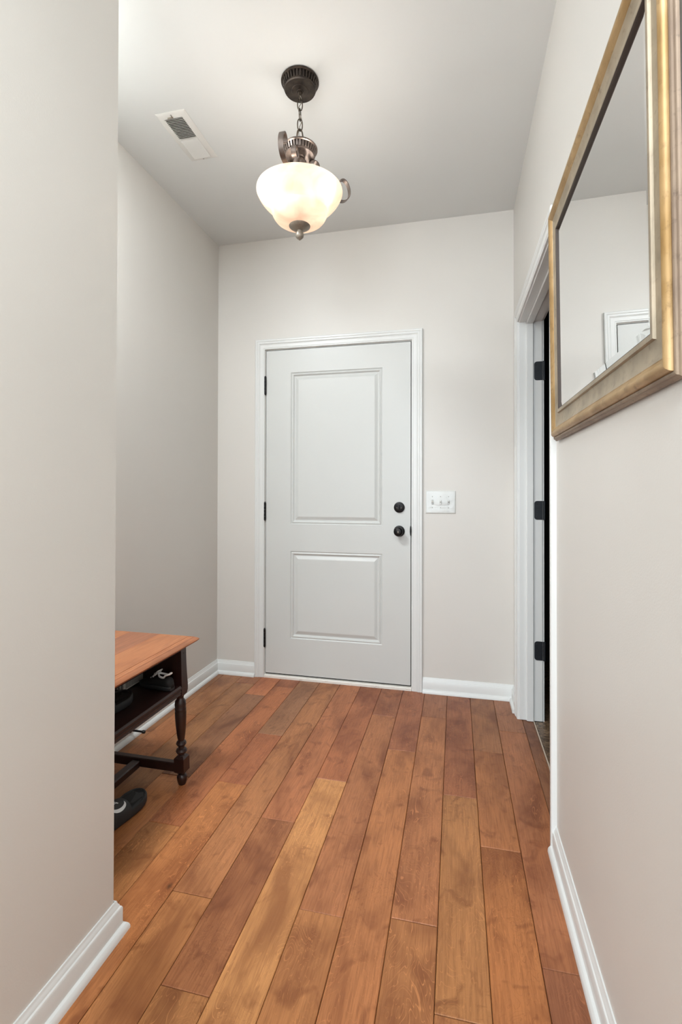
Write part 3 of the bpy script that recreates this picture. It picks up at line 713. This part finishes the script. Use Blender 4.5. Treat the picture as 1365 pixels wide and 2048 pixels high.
mb = tbx((-1.448, 1.742, .050), (-1.085, 1.768, .086), .003); mb.build('end_stretcher', M_espresso_y, tb)
mb = tbx((-1.448, TY0+.035, .050), (-1.085, TY0+.061, .086), .003); mb.build('end_stretcher', M_espresso_y, tb)
tbx((-1.283, TY0+.061, .048), (-1.247, 1.742, .078), .004).build('centre_stretcher', M_espresso_y, tb)

# ------------------------------------------------------------------ slides, shoe, box
M_rub = paint('black_rubber', (38, 39, 40), .55, .1, 300)
M_rub2 = paint('black_footbed', (30, 30, 30), .75, .3, 500)
M_white = paint('white_print', (236, 238, 238), .5)
def slide(name, label, loc, rz, emblem=True, s=1.0):
    """slide sandal, toe towards +y"""
    o = empty(name, label, 'sandal', loc, rz, None)
    L = .285*s
    def half(t):  # outline half widths (inner, outer) along t in 0..1 heel -> toe
        if t <= .14: base = .034; return s*base*math.sqrt(max(0, 1-((.14-t)/.14)**2))
        if t >= .80: return s*.049*max(0, 1-((t-.80)/.20)**2.3)**.5
        u = (t-.14)/.66; return s*(.034+.015*(u*u*(3-2*u)))
    ts = [.0, .008, .03, .06, .10, .2, .3, .4, .5, .6, .7, .8, .86, .92, .95, .98, .993, 1]
    def outline(inset):
        R_ = [(max(half(t)-inset, 0), (t-.5)*(L-2*inset)) for t in ts]; return R_+[(-x, y) for x, y in reversed(R_[1:-1])]
    def stack(levels):
        v = []; f = []; n = None
        for ins, z in levels:
            q = outline(ins); n = len(q); v += [(x, y, z+.012*max(0, abs(y)/(L/2))**3) for x, y in q]
        for a in range(len(levels)-1):
            for k in range(n): l = (k+1) % n; f.append((a*n+k, a*n+l, (a+1)*n+l, (a+1)*n+k))
        f.append(tuple(reversed(range(n)))); f.append(tuple(range((len(levels)-1)*n, len(levels)*n)))
        return v, f
    v, f = stack([(.004, 0), (.001, .003), (0, .008), (.0, .024), (.002, .028), (.0045, .029), (.0055, .0265)])
    fix_normals(link('sole', v, f, M_rub, o, 40))
    v, f = stack([(.0065, .0255), (.0085, .0275), (.010, .0270)]); fix_normals(link('footbed', v, f, M_rub2, o, 40))
    # strap: arch across the foot
    def S(u, w_, off=0):  # u -1..1 across, w_ 0..1 along (near heel -> towards toe)
        y = (-.055+.088*w_)*s; y0 = y; hw_ = half(.5+y/L)+.003+off; hh = (.058-.012*w_)*s+off
        a = u*PI/2; p = 2.4
        cx = math.copysign(abs(math.sin(a))**(2/p), math.sin(a)); cz = abs(math.cos(a))**(2/p)
        y += .010*s*(1-abs(u))**.7*(1 if w_ > .5 else -.3)*(abs(w_-.5)*2)
        return Vector((cx*hw_, y, .012+cz*hh))
    nu, nw = 28, 8; v = []; f = []
    for off in (0, -.0055):
        for j in range(nw+1):
            for i in range(nu+1): v.append(S(-1+2*i/nu, j/nw, off))
    n1 = (nu+1)*(nw+1)
    for j in range(nw):
        for i in range(nu): q = j*(nu+1)+i; f.append((q, q+1, q+nu+2, q+nu+1)); f.append((n1+q, n1+q+nu+1, n1+q+nu+2, n1+q+1))
    for i in range(nu):
        for r_ in (0, nw): q = r_*(nu+1)+i; f.append((q, n1+q, n1+q+1, q+1))
    for j in range(nw):
        for r_ in (0, nu): q = j*(nu+1)+r_; f.append((q, q+nu+1, n1+q+nu+1, n1+q))
    st = fix_normals(link('strap', v, f, M_rub, o, 50))
    if emblem:
        # white tick emblem with block lettering beside it, on the strap surface; (a, b): a across (-1..1), b along (0..1)
        def decal(poly_rows, nm):
            v = []; f = []
            for a0, b0, a1, b1 in poly_rows:
                v += [S(a0, b0, .0009), S(a1, b1, .0009)]
            for i in range(len(poly_rows)-1): f.append((2*i, 2*i+1, 2*i+3, 2*i+2))
            link(nm, v, f, M_white, st)
        tick = []
        for k in range(25):   # crescent: outer and inner curve
            t_ = k/24; a = -2.2+4.1*t_; ro = 1.0; wv = .46*math.sin(PI*min(1, t_*1.05))**.8
            tick.append((.20+.36*math.cos(a)*ro, .56+.34*math.sin(a)*ro, .20+.36*math.cos(a)*(ro-wv)-.04*wv, .56+.34*math.sin(a)*(ro-wv)))
        decal(tick, 'tick_emblem')
        decal([(-.62, .22, -.62, .32), (-.30, .22, -.30, .33), (-.02, .26, -.02, .36), (.10, .30, .07, .40)], 'emblem_tail')
        for k in range(4):
            x = -.40+k*.13
            decal([(x, .42, x, .72), (x+.035, .42, x+.035, .72)], 'emblem_letter')
            decal([(x+.02, .66, x+.02, .72), (x+.10, .66, x+.10, .72)], 'emblem_letter')
    return o
slide('slide_sandal', 'black slide sandal with white emblem on its strap, standing on the floor', (-1.176, 1.497, .0008), math.radians(-5))
slide('slide_sandal', 'plain black slide sandal lying on the table shelf', (-1.190, 1.425, .4023), math.radians(-8), False, 1.0)

# pale ribbed box on the shelf
bx = empty('ribbed_box', 'pale grey ribbed box on the table shelf between black footwear', 'box', (-1.302, 1.690, .4025))
M_box = paint('grey_card', (214, 216, 212), .6); M_box2 = paint('grey_card_dark', (120, 122, 120), .6)
MB().box((-.064, -.058, 0), (.064, .062, .098), None, .002).build('box_body', M_box, bx)
mb = MB()
for k in range(22): y = -.052+k*.0052; mb.box((.064, y, .006), (.0650, y+.0026, .096))
mb.build('rib_lines', M_box2, bx, False, 'stuff')
mb = MB()
for k in range(9): x = -.058+k*.0135; mb.box((x, -.0592, .003), (x+.006, -.058, .096))
mb.build('rib_lines', M_box2, bx, False, 'stuff')

# black trainer with white tongue
def trainer(label, loc, rz):
    o = empty('trainer_shoe', label, 'shoe', loc, rz)
    M_up = paint('black_knit', (16, 16, 17), .7, .3, 600)
    secs = [(-.135, .018, .050, .020), (-.120, .030, .074, .026), (-.090, .035, .078, .028), (-.050, .036, .072, .028), (-.010, .039, .068, .028), (.030, .044, .062, .027), (.075, .046, .050, .025), (.110, .040, .042, .024), (.135, .022, .034, .022)]
    v = []; f = []; n = 16
    for (y, w_, top, bot) in secs:
        for k in range(n):
            a = 2*PI*k/n; cx = math.cos(a); sz = math.sin(a)
            v.append((w_*math.copysign(abs(cx)**.8, cx), y, (bot+ (top-bot)*sz**.8) if sz >= 0 else bot-.006*abs(sz)))
    for i in range(len(secs)-1):
        for k in range(n): l = (k+1) % n; f.append((i*n+k, i*n+l, (i+1)*n+l, (i+1)*n+k))
    f.append(tuple(range(n))); f.append(tuple(reversed(range((len(secs)-1)*n, len(secs)*n))))
    fix_normals(link('upper', v, f, M_up, o, True))
    v = []; f = []
    for z, e in ((0, -.003), (.004, .001), (.020, .003), (.025, 0)):
        for (y, w_, _, _) in secs: v.append((w_+e, y, z+.010*max(0, y/.135)**3))
        for (y, w_, _, _) in reversed(secs): v.append((-w_-e, y, z+.010*max(0, y/.135)**3))
    n = 2*len(secs)
    for i in range(3):
        for k in range(n): l = (k+1) % n; f.append((i*n+k, i*n+l, (i+1)*n+l, (i+1)*n+k))
    f.append(tuple(range(n))); f.append(tuple(reversed(range(3*n, 4*n))))
    fix_normals(link('sole', v, f, M_rub, o, 40))
    pts = bez([(0, .050, .058), (0, .020, .074), (0, -.010, .094), (0, -.026, .112)], 5)
    MB().ribbon(pts, (1, 0, 0), [.030+.020*i/len(pts) for i in range(len(pts))], .006).build('tongue', M_white, o, 40)
    coll = []
    for k in range(24):
        a = 2*PI*k/24; coll.append((.030*math.cos(a), -.070+.050*math.sin(a), .080+.010*math.sin(a)**2+.012*(math.sin(a) < -.3)))
    MB().tube(coll, .0065, 8, True).build('collar', M_white, o, True)
    for k in range(4):
        y = .048-k*.018; z = .062+k*.0125
        MB().tube([(-.030, y-.006, z-.014), (-.012, y, z+.003), (.012, y, z+.003), (.030, y-.006, z-.014)], .0024, 6).build('lace', M_white if k > 1 else M_up, o, True)
    return o
trainer('small black trainer with white tongue and collar at the far end of the shelf', (-1.138, 1.692, .4025), math.radians(82)).scale = (.56, .56, .62)

# ------------------------------------------------------------------ black door stop on the left baseboard
ds = empty('baseboard_door_stop', 'black rigid door stop sticking out of the left baseboard behind the table', 'door stop', (XL+.0145, 2.008, .046))
RY = Matrix.Rotation(PI/2, 4, 'Y')
MB().lathe([(0, 0), (.013, 0), (.0135, .002), (.011, .006), (.006, .008), (.0048, .012), (.0044, .066), (0, .066)], 20, RY).build('shaft', M_black, ds, 35)
MB().lathe([(0, .064), (.006, .064), (.0078, .067), (.0078, .076), (.0060, .079), (0, .080)], 20, RY).build('rubber_tip', M_rub, ds, 35)
